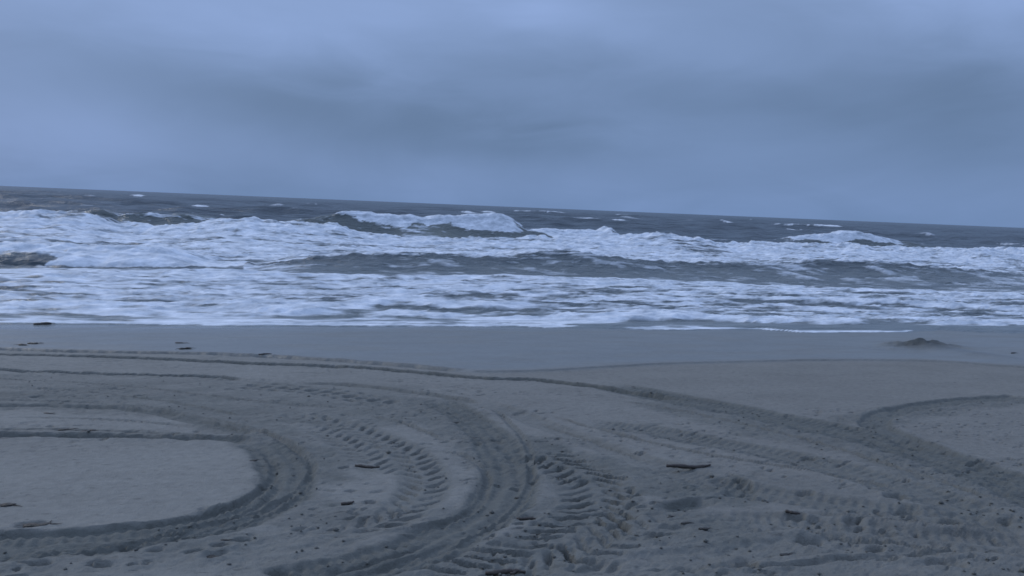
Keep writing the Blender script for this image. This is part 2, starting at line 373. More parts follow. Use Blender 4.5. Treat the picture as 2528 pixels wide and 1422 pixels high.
# foot of the big breaker and the small crests left of it
def spot(px, py, D_, ws, wd, amp):
    global cov
    s0, z0 = on_dist(px, py, D_); cov = np.maximum(cov, amp*gauss((S-s0)/ws)*gauss((D-D_)/wd))
sF = on_dist(985, 575, 48)[0], on_dist(1105, 588, 48)[0]
ft = ss(sF[0]-.3, sF[0]+.6, S)*(1-ss(sF[1]-1.2, sF[1], S))*(1-ss(.10, .75, z-.40*(sF[1]-S)/(sF[1]-sF[0])-.1))*(tD < -.5)*(tD > -6)
cov = np.maximum(cov, ft*.62)
sg = on_dist(1070, 560, DD-2)[0]
green = (.55+.45*gauss((S-sg)/2.6))*ss(-6, -4, tD)*(1-ss(-.2, 1.5, tD))*ss(.4, 1.2, hD)+greenL*.6
for (px, py, ws, amp) in [(395, 535, 1.1, .8), (375, 543, .5, .7), (300, 527, 1.6, .5), (225, 523, 1.2, .62), (560, 537, 1.4, .35)]:
    spot(px, py, DD-.3, ws, .7, amp)
# right-hand outer slope of zone C: wisps between the crest and the breaker
cov = np.maximum(cov, (.30+.5*drag)*gauss((D-44)/4)*ss(on_dist(1500, 590, 44)[0], on_dist(1650, 590, 44)[0], S)*(1-ss(on_dist(1900, 590, 44)[0], on_dist(2000, 590, 44)[0], S)))
streak = fbm(S/9, D/2.2, 83, 4)
cov = np.maximum(cov, .32*ss(.25, .8, streak)*(D > 40)*(1-ss(60, 140, D)))
foam = ss(-.28, .34, cov+n_pat-1.0)*ss(.02, .10, cov)
foam *= 1-.42*faceB*right*(1-ss(-.8, 0, tB))
# whitecaps on the open sea, each raised on its own little crest
CAPS = [(85, 472, 34, 1.2), (343, 485, 22, .8), (490, 507, 30, .9), (220, 510, 45, .5), (685, 510, 26, .35), (860, 497, 26, .7), (1128, 508, 26, .7), (1165, 525, 36, .9), (1205, 524, 26, .6), (1297, 527, 44, .8),
        (1450, 538, 50, .7), (1527, 542, 24, 1.0), (1652, 530, 14, .5), (1718, 545, 16, .5), (1778, 544, 16, .5), (1876, 546, 22, .8), (1815, 551, 16, .6), (1945, 566, 48, .8), (2055, 559, 42, .9), (2103, 556, 16, .6), (2272, 553, 20, .7), (2290, 582, 26, .4), (2505, 600, 30, .4), (610, 515, 34, .3), (1560, 538, 26, .3)]
cap_id = np.full(S.shape, -1, np.int16)
for i, (px, py, wpx, amp) in enumerate(CAPS):
    s0, d0 = on_sea(px, py, .45)
    r = math.hypot(*to_xy(s0, d0)); hw = wpx/2/F*r*1.4; dw = max(1.0, .5*r/F*5/ (2.6/r)*.10)
    dw = min(max(2.2*dw, 1.4*np.interp(d0, d_rows, row_sp[:, 0])), 14); amp = min(1.0, amp*1.35)
    dc = d0+.25*dw*fbm(S/max(hw, .5)*1.5, S*0, 200+i, 2)
    g = gauss((S-s0)/hw)**1.0; t = D-dc
    e = g*np.where(t < 0, gauss(t/(dw*.6)), gauss(t/(dw*1.1)))
    z += e*.60
    n = .5+.5*fbm(S/(hw*.7), D/(dw*.6), 300+i, 3)
    f = ss(.25, .55, e*(.7+.7*n))*amp
    foam = np.maximum(foam, f); cap_id[(e > .22)] = i
# turbulent relief on the white water
fz = ss(.1, .7, foam)*ss(0, 1.5, tW)
amp_f = (.035+.05*ss(12, 18, D)+.06*ss(28, 36, D))*fz
z += amp_f*(fbm(S/1.9, D/.75, 101, 4, .6)+.4*np.abs(fbm(S/.8, D/.38, 102, 3)))
z += .035*ss(.3, 1, n_st)*fz+.03*n_big*ss(0, 3, tW)*(D < 40)
z += .05*drag*faceB*right
rid = (1-np.abs(fbm(S/3.4, D/.75, 105, 4, .55))*2.2).clip(0, 1)**2
z += .085*rid*A_zone*ss(.3, 2, tW)*(1-ss(-.6, 0, tA))+.10*rid*zoneC*ss(.5, 2, tB)
# film over the sand at the edge
base = sand0(D)
film = base+.022+.05*ss(0, .6, tW)*(1-ss(2, 5, tW))
z = np.where(tW < 3, np.maximum(z*ss(-.2, 2.5, tW), film), np.maximum(z, base+.03))
z = np.where(tW < 0, base-.04+.052*ss(-.30, 0, tW), z)
silt = np.maximum((1-ss(2, 7, tW))*.8*(1-(tR > -4)*(tR < 1)*eR), .55*(1-ss(13, 16, D))+.45*zoneC)+.12*faceB*right
# lean the steep crests shoreward
lean = .35*big*gauss(tD/2.2)*ss(.75, 1.0, pD/np.maximum(hD, .05))*(hD > .3)
lean += .55*gauss(tB/1.2)*ss(.3, .9, hB)*right
hx = ox*.9*ss(8, 40, D); hy = oy*.9*ss(8, 40, D)-lean
sX, dY = S+hx, D+hy
x, y = to_xy(sX, dY)
# earth curve is negligible here; the sea runs on flat to the horizon
P = np.stack([x, y, z], -1)
NN = grid_normals(P).reshape(-1, 3); Pf = P.reshape(-1, 3)
A_sea = dict(foam=foam.ravel(), green=np.clip(green, 0, 1).ravel(), silt=np.clip(silt, 0, 1).ravel())
Q = grid_quads(*S.shape); c = Q[:, 0]
keep = (tW > -.28).ravel()[Q].any(1)
fl = lambda a: a.ravel()[c]
Sf, Df, tAf, tBf, tCf, tDf, tRf, ff, capf, tWf, hDf = map(fl, (S, D, tA, tB, tC, tD, tR, foam, cap_id, tW, hD))
zone = np.zeros(len(Q), np.int16)                     # 0 = sea
zone[(tAf < .35)] = 1
zone[(tAf >= .35) & (tBf < .5)] = 2
zone[(tBf >= .5) & (tCf < 1.0)] = 3
zone[(tRf < .6) & (tRf > -3.0) & (Sf < cR[0][-3])] = 4
def srange(a, b, D_=DD): return on_dist(a, 540, D_)[0], on_dist(b, 540, D_)[0]
inD = (tDf > -5.2) & (tDf < 2.6) & (tCf >= 1.0)
a, b = srange(175, 650); zone[inD & (Sf > a) & (Sf < b)] = 5
a, b = srange(780, 1290); zone[inD & (Sf > a) & (Sf < b)] = 6
a, b = srange(1290, 1560); zone[inD & (Sf > a) & (Sf < b)] = 7
a, b = srange(1930, 2290); zone[inD & (Sf > a) & (Sf < b)] = 8
zone[(zone == 0) & (capf >= 0)] = 100+capf[(zone == 0) & (capf >= 0)]
zone[~keep] = -1
SEA = link('sea', make_mesh('sea', Pf, NN, Q[zone == 0], A_sea, M_SEA)); tag(SEA, 'dark grey open sea choppy up to the horizon', kind='structure')
def sea_piece(code, name, label, cat, group=None, kind=None):
    if not (zone == code).any(): return
    o = link(name, make_mesh(name, Pf, NN, Q[zone == code], A_sea, M_SEA)); tag(o, label, cat, group, kind); return o
sea_piece(1, 'surf_foam', 'streaky white foam sheet sliding over the shallows beside the sand', 'foam', kind='stuff')
sea_piece(3, 'broken_water', 'wide band of churned white water behind the inner grey wave', 'foam', kind='stuff')
W = 'waves breaking towards the beach'
sea_piece(2, 'inner_wave', 'long low grey wave face streaked with foam, closest wave to the sand', 'wave', W)
sea_piece(4, 'foaming_roller', 'tumbling white roller with a dark green shoulder at the left', 'wave', W)
sea_piece(5, 'breaking_wave', 'dark humped wave just starting to spill, leftmost of the outer waves', 'wave', W)
sea_piece(6, 'breaking_wave', 'largest outer breaker with a thick white lip over a grey green hollow', 'wave', W)
sea_piece(7, 'breaking_wave', 'small outer breaker with a spurt of spray just right of the largest one', 'wave', W)
sea_piece(8, 'breaking_wave', 'peaked foamy outer breaker at the right', 'wave', W)
CAPL = ['bright arched whitecap near the horizon at the far left', 'short bright whitecap close to the horizon above the left humped wave', 'bright whitecap right of the left humped wave', 'long faint whitecap above the left humped wave',
        'very faint whitecap between the left humped wave and the largest breaker', 'faint whitecap near the horizon above the largest breaker left end', 'thin whitecap near the horizon above the middle of the largest breaker',
        'broad whitecap just behind the crest of the largest breaker', 'narrow whitecap at the right end of the pair behind the largest breaker', 'flat arched whitecap just right of the largest breaker',
        'wide soft whitecap above the spurt of spray', 'compact bright whitecap right of the wide soft one', 'tiny whitecap nearest the horizon right of the middle', 'tiny faint whitecap, left of two small ones near the horizon',
        'tiny faint whitecap, right of two small ones near the horizon', 'small bright whitecap left of the peaked breaker near the horizon', 'tiny low whitecap over a dark trough left of the peaked breaker', 'long thin whitecap just left of the peaked breaker',
        'long curved whitecap directly above the peaked breaker', 'tiny whitecap dot above the tip of the peaked breaker', 'small whitecap near the horizon right of the peaked breaker', 'faint whitecap low at the right of the peaked breaker',
        'faint whitecap at the far right edge', 'barely visible whitecap above the dark sea left of the largest breaker', 'barely visible whitecap behind the compact bright one']
for i in range(len(CAPS)): sea_piece(100+i, 'whitecap', CAPL[i], 'whitecap', 'whitecaps on the open sea')

# ================================================================ THE SAND
NCB = 860
L = np.concatenate([np.geomspace(2.2, 9, 395)[:-1], np.geomspace(9, 24.5, 370)])
S, D = fan(L-D0, NCB, 1.2)
print('sand grid', S.shape)
zb = sand0(D)
fx, fy = S, D
und = fbm(S/4, D/2.5, 401, 3)
zb = zb+.020*und*(1-.6*ss(-4, 0, D))
turned = np.zeros_like(S); track_id = np.full(S.shape, -1, np.int16)

def catmull(P, n=10):
    P = np.array(P, float); P = np.vstack([2*P[0]-P[1], P, 2*P[-1]-P[-2]]); o = []
    for i in range(1, len(P)-2):
        for t in np.linspace(0, 1, n, endpoint=False):
            a, b, c_, d_ = P[i-1:i+3]
            o.append(.5*((2*b)+(-a+c_)*t+(2*a-5*b+4*c_-d_)*t*t+(-a+3*b-3*c_+d_)*t**3))
    o.append(P[-2]); return np.array(o)
def polyfield(pts, reach, px=True, n=8):
    """signed offset, arc length, run 0..1 for grid vertices within reach of a line on the beach"""
    C_ = catmull([on_beach(*p) for p in pts] if px else pts, n)
    mask = (S > C_[:, 0].min()-reach) & (S < C_[:, 0].max()+reach) & (D > C_[:, 1].min()-reach) & (D < C_[:, 1].max()+reach)
    idx = np.nonzero(mask.ravel())[0]; s = S.ravel()[idx]; d = D.ravel()[idx]
    best = np.full(len(idx), 1e9); sg = np.zeros(len(idx)); al = np.zeros(len(idx)); acc_ = 0
    for a, b in zip(C_[:-1], C_[1:]):
        v = b-a; l = np.hypot(*v)+1e-9; t = np.clip(((s-a[0])*v[0]+(d-a[1])*v[1])/l/l, 0, 1)
        ex, ey = s-(a[0]+v[0]*t), d-(a[1]+v[1]*t); r = np.hypot(ex, ey); m = r < best
        best[m] = r[m]; sg[m] = np.sign(v[0]*ey-v[1]*ex)[m]; al[m] = (acc_+t*l)[m]; acc_ += l
    k = best < reach
    return idx[k], (best*sg)[k], al[k], acc_
zf = zb.ravel(); tf = turned.ravel(); idf = track_id.ravel(); Sr, Dr = S.ravel(), D.ravel()
rug = np.zeros(S.size)
TR = []
def rut(pts, wd, depth, kind='smooth', tn=.8, fade0=.3, fade1=.3, label=None, lug=.13, rough=.4, hand=1, bm_=.38):
    idx, o, a, tot = polyfield(pts, wd*1.3)
    s, d = Sr[idx], Dr[idx]
    wob_ = wd*.10*fbm(s/.5, d/.5, 500+len(TR), 3)
    q = (o+wob_)/(wd/2); aq = np.abs(q)
    e = ss(0, fade0+1e-6, a)*(1-ss(tot-fade1-1e-6, tot, a))
    bed = -depth*(1-ss(.72, 1.08, aq))
    berm = depth*bm_*gauss((aq-1.30)/.28)*(.55+.75*fbm(s/.35, d/.3, 520, 3))
    prof_ = bed+berm
    inside = 1-ss(.85, 1.1, aq)
    if kind == 'tread':           # long grooves inside the rut
        prof_ += depth*.30*np.cos(q*pi*3.2)*inside
        prof_ += .006*np.sin(a*2*pi/.075)*inside*ss(.0, .5, aq)
    if kind == 'lug':             # tractor lugs: slanting bars
        inside = 1-ss(.55, 1.05, aq+.18*fbm(s/.2, d/.15, 531, 3)); bed = -depth*inside
        ph = (a+hand*np.sign(q)*0+hand*.45*wd*aq)/lug
        bar = ss(-.15, .65, np.cos(ph*2*pi))*ss(.12, .3, aq)+0
        side = np.where(q*hand > 0, 0, .5)
        bar = ss(.35, .75, np.cos((ph+side)*2*pi+.8*fbm(s/.3, d/.2, 532, 2)))*ss(.05, .2, aq)
        gate = .30+.70*ss(-.45, .15, fbm(s/.4, d/.3, 530, 3))*((.35+.65*ss(-.3, .5, q*hand)) if hand > 0 else 1)
        prof_ = bed*.22+berm*.35-depth*1.25*bar*inside*gate
    if kind == 'spots':
        ph = np.cos(a*2*pi/.42)*np.cos(q*pi*.9)
        prof_ = -depth*ss(.35, .8, np.abs(ph)+.3*fbm(s/.2, d/.2, 540, 2))*inside
    prof_ += rough*depth*(.25 if kind == 'lug' else .6)*fbm(s/.22, d/.16, 550, 4)*(1-ss(1.0, 1.4, aq))
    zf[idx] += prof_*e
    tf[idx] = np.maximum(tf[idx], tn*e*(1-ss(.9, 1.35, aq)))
    if label:
        k = (e > .35) & (aq < 1.15); idf[idx[k]] = len(TR); TR.append((label))
    else: TR.append(None)
def patch(pts, wd, amp, tn=.6, sc_=.22, seed=600, churn=0.0):
    idx, o, a, tot = polyfield(pts, wd)
    s, d = Sr[idx], Dr[idx]; e = (1-ss(.45, 1.0, np.abs(o)/wd+.35*fbm(s/.6, d/.35, seed+9, 3)))
    n = fbm(s/sc_, d/(sc_*.55), seed, 5, .62)*.8
    zf[idx] += e*amp*(n+.6*np.minimum(fbm(s/(sc_*.6), d/(sc_*.4), seed+5, 3)+.15, 0))
    tf[idx] = np.maximum(tf[idx], tn*e*(.75+.4*fbm(s/.7, d/.4, seed+3, 3)))

# churned ground first
patch([(0, 985), (150, 975), (330, 990), (500, 1000), (700, 1010), (900, 1020)], 1.0, .020, .75, .30, 610)
patch([(0, 940), (300, 950), (600, 960), (900, 970)], .9, .012, .55, .40, 620)
patch([(560, 1040), (650, 1070), (730, 1120), (760, 1180)], .45, .022, .8, .22, 630)
patch([(950, 990), (1080, 1010), (1150, 1060), (1240, 1110), (1300, 1160)], .50, .030, .8, .22, 640)
patch([(1300, 1100), (1420, 1140), (1520, 1180), (1600, 1200), (1700, 1210), (1800, 1215)], .45, .016, 1.0, .17, 650)
patch([(1400, 1270), (1550, 1280), (1750, 1300)], .55, .020, .75, .18, 660)
patch([(1000, 1410), (1300, 1400), (1600, 1390), (1900, 1400), (2300, 1390), (2528, 1400)], .55, .020, .5, .20, 670)
patch([(1700, 1290), (2000, 1300), (2300, 1310), (2528, 1300)], .45, .014, .4, .22, 680)
patch([(0, 1380), (300, 1370), (600, 1360), (800, 1360)], .40, .020, .65, .22, 690)
patch([(700, 1260), (850, 1290), (1000, 1270)], .45, .018, .6, .20, 700)
patch([(1650, 1000), (1900, 1060), (2150, 1110), (2400, 1180), (2528, 1230)], .55, .024, .7, .22, 710)
patch([(2120, 1040), (2200, 1030), (2330, 1005), (2528, 985)], .40, .022, .65, .22, 720)
patch([(2250, 1150), (2400, 1210), (2528, 1260)], .55, .022, .65, .24, 730)
patch([(1750, 1180), (2000, 1210), (2300, 1230)], .5, .014, .3, .3, 740)
# wheel tracks
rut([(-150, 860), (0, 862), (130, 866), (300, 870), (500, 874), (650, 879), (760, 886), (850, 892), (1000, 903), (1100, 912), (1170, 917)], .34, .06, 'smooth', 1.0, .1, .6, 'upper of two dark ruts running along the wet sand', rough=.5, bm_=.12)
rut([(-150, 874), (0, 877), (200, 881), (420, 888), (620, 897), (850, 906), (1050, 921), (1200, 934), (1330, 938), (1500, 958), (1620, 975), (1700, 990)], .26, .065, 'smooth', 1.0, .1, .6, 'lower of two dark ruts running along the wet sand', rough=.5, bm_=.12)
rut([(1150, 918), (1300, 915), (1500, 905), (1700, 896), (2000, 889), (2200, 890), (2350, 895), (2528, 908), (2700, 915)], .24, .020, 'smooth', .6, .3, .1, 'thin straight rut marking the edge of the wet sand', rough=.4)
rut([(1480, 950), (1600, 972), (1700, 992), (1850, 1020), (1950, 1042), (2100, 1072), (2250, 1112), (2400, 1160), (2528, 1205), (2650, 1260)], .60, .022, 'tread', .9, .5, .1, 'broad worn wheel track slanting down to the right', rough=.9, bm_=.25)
rut([(-100, 912), (0, 914), (150, 920), (350, 926), (520, 931), (620, 938)], .20, .055, 'smooth', .9, .1, .5, 'narrow dark rut below the two long ruts at the left', rough=.4)
rut([(700, 945), (850, 950), (1000, 968), (1120, 985), (1180, 1000)], .20, .030, 'smooth', .6, .5, .3, 'short soft rut running into the churned sand', rough=.6)
rut([(590, 948), (700, 957), (800, 966), (900, 984), (1000, 998)], .42, .055, 'spots', .5, .3, .3, 'double row of dents beside a scuffed patch')
rut([(-100, 1000), (0, 1003), (150, 1003), (300, 1010), (400, 1020), (520, 1045), (640, 1075)], .22, .030, 'smooth', .8, .1, .3, None, rough=1.0)
rut([(-100, 1062), (0, 1062), (120, 1060), (250, 1062), (400, 1068), (520, 1078)], .10, .030, 'spots', .6, .1, .3, None)
rut([(-100, 1076), (0, 1076), (150, 1075), (300, 1077), (430, 1080), (560, 1084), (640, 1094)], .20, .045, 'smooth', .9, .1, .3, 'straight rut along the upper edge of the smooth sand lobe', rough=.6)
rut([(600, 1085), (665, 1105), (705, 1140), (712, 1180), (690, 1220), (630, 1256), (540, 1288), (420, 1313), (250, 1335), (100, 1346), (0, 1350), (-150, 1352)], .40, .022, 'tread', .9, .3, .1, 'wide curving wheel track round the smooth sand lobe', rough=.55)
rut([(640, 1215), (590, 1243), (500, 1272), (400, 1292), (250, 1308), (100, 1318), (0, 1322), (-150, 1325)], .08, .030, 'smooth', .95, .4, .1, 'thin dark groove on the inner edge of the wide curve', rough=.4)
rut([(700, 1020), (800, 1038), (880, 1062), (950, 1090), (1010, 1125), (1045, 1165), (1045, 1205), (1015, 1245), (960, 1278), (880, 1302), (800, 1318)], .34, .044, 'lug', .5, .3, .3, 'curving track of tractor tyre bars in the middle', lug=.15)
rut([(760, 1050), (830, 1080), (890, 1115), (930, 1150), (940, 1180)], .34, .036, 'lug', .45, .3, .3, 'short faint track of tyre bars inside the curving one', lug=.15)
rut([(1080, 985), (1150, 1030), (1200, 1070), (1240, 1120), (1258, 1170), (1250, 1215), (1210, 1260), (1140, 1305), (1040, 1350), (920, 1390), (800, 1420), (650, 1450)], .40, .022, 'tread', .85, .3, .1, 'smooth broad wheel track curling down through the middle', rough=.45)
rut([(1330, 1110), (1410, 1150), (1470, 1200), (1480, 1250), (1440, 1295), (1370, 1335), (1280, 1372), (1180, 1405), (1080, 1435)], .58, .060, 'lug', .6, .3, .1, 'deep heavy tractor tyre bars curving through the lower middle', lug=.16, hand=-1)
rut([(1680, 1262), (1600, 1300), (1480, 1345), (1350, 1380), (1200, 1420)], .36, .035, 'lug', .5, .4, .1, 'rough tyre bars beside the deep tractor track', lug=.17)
rut([(2528, 978), (2450, 983), (2380, 988), (2300, 999), (2230, 1012), (2170, 1032), (2160, 1052), (2200, 1072), (2260, 1096), (2340, 1130)], .30, .026, 'smooth', .85, .1, .4, 'rough rut hooking in from the right edge', rough=1.0)
rut([(1180, 990), (1300, 1030), (1400, 1070), (1500, 1105), (1620, 1145), (1760, 1175)], .30, .018, 'smooth', .35, .4, .4, None, rough=.3)
rut([(1430, 1040), (1600, 1062), (1800, 1100), (2000, 1140), (2250, 1210), (2528, 1310)], .42, .017, 'tread', .6, .4, .1, None, rough=.8, bm_=.55)
rut([(1560, 1130), (1750, 1190), (1950, 1225), (2200, 1262), (2528, 1300)], .36, .016, 'tread', .55, .4, .1, None, rough=.8, bm_=.55)
rut([(1600, 1248), (1680, 1246), (1770, 1232)], .16, .045, 'smooth', 1.0, .2, .2, 'deep dark gouge in the churned sand right of the tractor track', rough=.6)
rut([(1760, 1170), (1820, 1195), (1835, 1215), (1810, 1235)], .22, .018, 'smooth', .8, .2, .2, None, rough=.6)
rut([(1740, 1275), (1950, 1290), (2150, 1310), (2400, 1335), (2600, 1350)], .36, .024, 'tread', .4, .4, .1, 'faint wheel track near the lower right', rough=.6, bm_=.9)
for pts in [[(-100, 932), (0, 934), (300, 952), (600, 985), (900, 1012)], [(-100, 952), (0, 955), (200, 966), (450, 996), (620, 1032)],
            [(-100, 984), (0, 986), (250, 996), (450, 1020), (650, 1066), (765, 1130), (750, 1195), (650, 1250), (460, 1300), (250, 1340)],
            [(700, 1185), (625, 1252), (450, 1312), (200, 1352), (0, 1368), (-150, 1375)], [(775, 1180), (715, 1240), (560, 1302), (300, 1350), (0, 1392), (-100, 1400)],
            [(640, 1100), (672, 1140), (672, 1180), (620, 1225), (520, 1262), (380, 1292)], [(1125, 1300), (1010, 1352), (870, 1394), (700, 1432)], [(1150, 1315), (1030, 1368), (880, 1412), (780, 1440)],
            [(1000, 1120), (1130, 1120), (1195, 1160), (1200, 1205), (1150, 1262), (1040, 1300), (900, 1330)], [(1210, 1000), (1290, 1080), (1312, 1160), (1280, 1240), (1170, 1320), (980, 1398)],
            [(1300, 1030), (1480, 1092), (1640, 1150)], [(1340, 1020), (1560, 1080), (1800, 1130), (2050, 1170), (2300, 1220)], [(1500, 985), (1700, 1020), (1950, 1075), (2200, 1150), (2528, 1260)],
            [(1750, 1290), (2100, 1322), (2528, 1385)], [(1900, 1255), (2200, 1285), (2528, 1318)], [(1600, 1410), (1900, 1395), (2300, 1360), (2528, 1350)],
            [(0, 1032), (200, 1034), (380, 1042), (500, 1055)], [(560, 1040), (640, 1062), (720, 1100), (770, 1150)], [(250, 922), (400, 926), (520, 930)], [(880, 1020), (1010, 1050), (1120, 1100)]]:
    rut(pts, .06, .016, 'smooth', .55, .5, .5, None, rough=.9, bm_=.7)
rut([(1500, 1400), (1800, 1360), (2100, 1340), (2400, 1380)], .30, .022, 'smooth', .4, .4, .4, None, rough=.8)
zb = zf.reshape(S.shape); turned = tf.reshape(S.shape); track_id = idf.reshape(S.shape)
# dark hummock at the water's edge and its trail
m0 = on_beach(2275, 858); m1 = on_beach(2480, 885)
zb += .10*gauss((S-m0[0])/1.1)*gauss((D-m0[1]+.2*fbm(S/.5, S*0, 802, 2))/.4)*(1+.9*fbm(S/.35, D/.3, 801, 4))
dark = np.zeros(S.size)
idx, o, a, tot = polyfield([(2275, 858), (2350, 868), (2440, 880), (2560, 892)], .8)
zz = zb.ravel(); zz[idx] += .07*gauss(o/.4)*(1-ss(tot*.6, tot, a)); tt = turned.ravel(); tt[idx] = np.maximum(tt[idx], .9*gauss(o/.4)*(1-.7*a/tot))
zb = zz.reshape(S.shape); turned = tt.reshape(S.shape)
dark[idx] = .75*gauss(o/.3)*(1-a/tot); dark = np.maximum(dark.reshape(S.shape), .9*gauss((S-m0[0])/.6)*gauss((D-m0[1]+.08)/.32))
# small pits, footmarks and lumps all over, more of them close by
wetd = [(-300, 858), (0, 862), (400, 871), (700, 884), (1000, 903), (1170, 917), (1300, 915), (1500, 905), (1700, 896), (2000, 889), (2300, 891), (2528, 906), (2700, 915)]
qq = sorted(tuple(on_beach(*p)) for p in wetd); dwet = np.interp(S, [v[0] for v in qq], [v[1] for v in qq])+.10*fbm(S/.8, S*0, 811, 3)
wet = ss(-.45, .55, D-dwet)
dry = 1-wet
lobe = np.zeros(S.size); idx, o, a, tot = polyfield([(-200, 1190), (0, 1190), (200, 1185), (400, 1170), (530, 1160)], 1.3)
lobe[idx] = 1-ss(.55, 1.0, np.abs(o)/1.15); lobe = lobe.reshape(S.shape)
l2 = np.zeros(S.size); idx, o, a, tot = polyfield([(-100, 1035), (0, 1034), (200, 1035), (400, 1045)], .5); l2[idx] = 1-ss(.3, .8, np.abs(o)/.4); lobe = np.maximum(lobe, l2.reshape(S.shape))
plain = ss(on_beach(1450, 935)[0]-2, on_beach(1450, 935)[0]+1, S)*ss(on_beach(2000, 1010)[1]-.6, on_beach(2000, 1010)[1]+.4, D)
rgh = dry*(1-.92*lobe)*(1-.75*plain)*(.15+.85*ss(-.15, .45, fbm(S/1.4, D/.6, 821, 3)))
pit = np.maximum(fbm(S/.17, D/.10, 831, 3), fbm(S/.11, D/.06, 832, 2)*.95)
zb += -.045*ss(.52, .78, pit)*rgh*(.5+.5*(1-ss(6, 13, D+D0)))
zb += .0075*fbm(S/.10, D/.07, 841, 3)*rgh+.010*fbm(S/.45, D/.25, 851, 4)*rgh
zb += .003*fbm(S/.9, D/.3, 861, 3)*wet+.0035*fbm(S/1.2, D/.16, 862, 4)*lobe
# scattered single dents as in the photograph
DENTS = [(75, 1300, .16), (445, 1325, .10), (325, 1343, .10), (385, 1362, .08), (478, 1362, .10), (530, 1370, .14), (545, 1348, .10), (597, 1336, .12), (740, 1308, .1), (1300, 1273, .16), (1440, 1184, .10), (1475, 1262, .12), (1515, 1290, .14), (1560, 1240, .1), (1385, 1180, .1),
         (1470, 1395, .3), (2000, 1130, .12), (1985, 1215, .14), (1965, 1272, .12), (2210, 1225, .2), (2235, 1258, .2), (2350, 1287, .14), (2110, 1285, .14), (1950, 1305, .1), (2090, 1375, .14), (2000, 1330, .16), (2330, 1385, .24), (1830, 1385, .2), (2190, 1378, .12), (2160, 1350, .1), (2400, 1145, .12), (2415, 1140, .1), (2480, 1280, .12), (1700, 1400, .2),
         (95, 1395, .12), (250, 1400, .1), (680, 1410, .12), (350, 975, .12), (300, 960, .1), (90, 978, .14), (480, 975, .1), (850, 1155, .1), (650, 1200, .1), (915, 1240, .1)]
rr = random.Random(5)
for px, py, wd in DENTS:
    s0, d0 = on_beach(px, py); k = (np.abs(S-s0) < wd*2.5) & (np.abs(D-d0) < wd*2.5)
    s_, d_ = S[k]-s0, D[k]-d0; a_ = rr.uniform(-.4, .4); s_, d_ = s_*cos(a_)+d_*sin(a_), -s_*sin(a_)+d_*cos(a_)
    n = .35*fbm(S[k]/.08, D[k]/.06, 871, 2)
    r = np.sqrt((s_/(wd*.55))**2+(d_/(wd*.34))**2)+n
    zb[k] += -.045*(1-ss(.35, 1.0, r))+.008*gauss((r-1.35)/.3)
wet_f = wet*(.74+.26*ss(-2.8, -.6, D))*(1-.16*ss(-.1, .5, fbm(S/2.2, D/.9, 882, 4)))
pat = ss(-1, 5, S)*.75+.25*fbm(S/3, D/2, 881, 3)+.15
pat *= 1-.85*lobe
hump = gauss((S-m0[0])/.7)*gauss((D-m0[1])/.5)
turned = np.clip(turned*(1-.45*wet), 0, 1); wet_f = wet_f*(1-.7*np.clip(hump, 0, 1)); turned = np.maximum(turned, hump)
turned = np.maximum(turned, .75*ss(.25, .6, fbm(S/.55, D/.10, 893, 4, .6))*rgh)
turned = np.maximum(turned, .45*ss(.1, .7, fbm(S/1.8, D/.9, 891, 4))*rgh)
x, y = to_xy(S, D); P = np.stack([x, y, zb], -1); NN = grid_normals(P).reshape(-1, 3); Pf = P.reshape(-1, 3)
A_sand = dict(turned=turned.ravel(), wet=np.clip(wet_f, 0, 1).ravel(), patch=np.clip(pat, 0, 1).ravel(), dark=dark.ravel())
Q = grid_quads(*S.shape); tid = track_id.ravel()[Q[:, 0]]; wq = (wet.ravel()[Q[:, 0]] > .5) & (tid < 0)
SAND = link('sand', make_mesh('sand', Pf, NN, Q[(tid < 0) & ~wq], A_sand, M_SAND)); tag(SAND, 'grey dry beach sand scarred by wheel tracks', kind='structure')
WETS = link('wet_sand', make_mesh('wet_sand', Pf, NN, Q[wq], A_sand, M_SAND)); tag(WETS, 'smooth shining wet sand along the foam edge', kind='structure')
for i, lab in enumerate(TR):
    if lab and (tid == i).any():
        o = link('tyre_track', make_mesh('tyre_track', Pf, NN, Q[tid == i], A_sand, M_SAND), SAND); tag(o, lab)
# the beach and the sea go on outside the detailed sheets
def coarse(name, rects, zfun, material, attrs, parent, lab=None):
    vs, qs = [], []
    for (s0, s1, d0, d1, n) in rects:
        ds = np.linspace(d0, d1, n); b = len(vs)
        for dd in ds:
            for s_ in (s0, s1): vs.append((*to_xy(s_, dd), float(zfun(dd))))
        for i in range(n-1): qs.append((b+2*i, b+2*i+1, b+2*i+3, b+2*i+2))
    P_ = np.array(vs); o = link(name, make_mesh(name, P_, None, np.array(qs), {k: np.full(len(P_), v) for k, v in attrs.items()}, material), parent)
    return o
o = coarse('outlying_sand', [(-400, 400, -160, .6, 60)], lambda d: float(sand0(np.array(d)))-.16, M_SAND, dict(turned=.3, wet=.0, patch=.6, dark=0), SAND)
o = coarse('outlying_sea', [(-9000, 9000, 2.6, 9000, 2)], lambda d: -.9, M_SEA, dict(foam=0, green=0, silt=0), SEA)

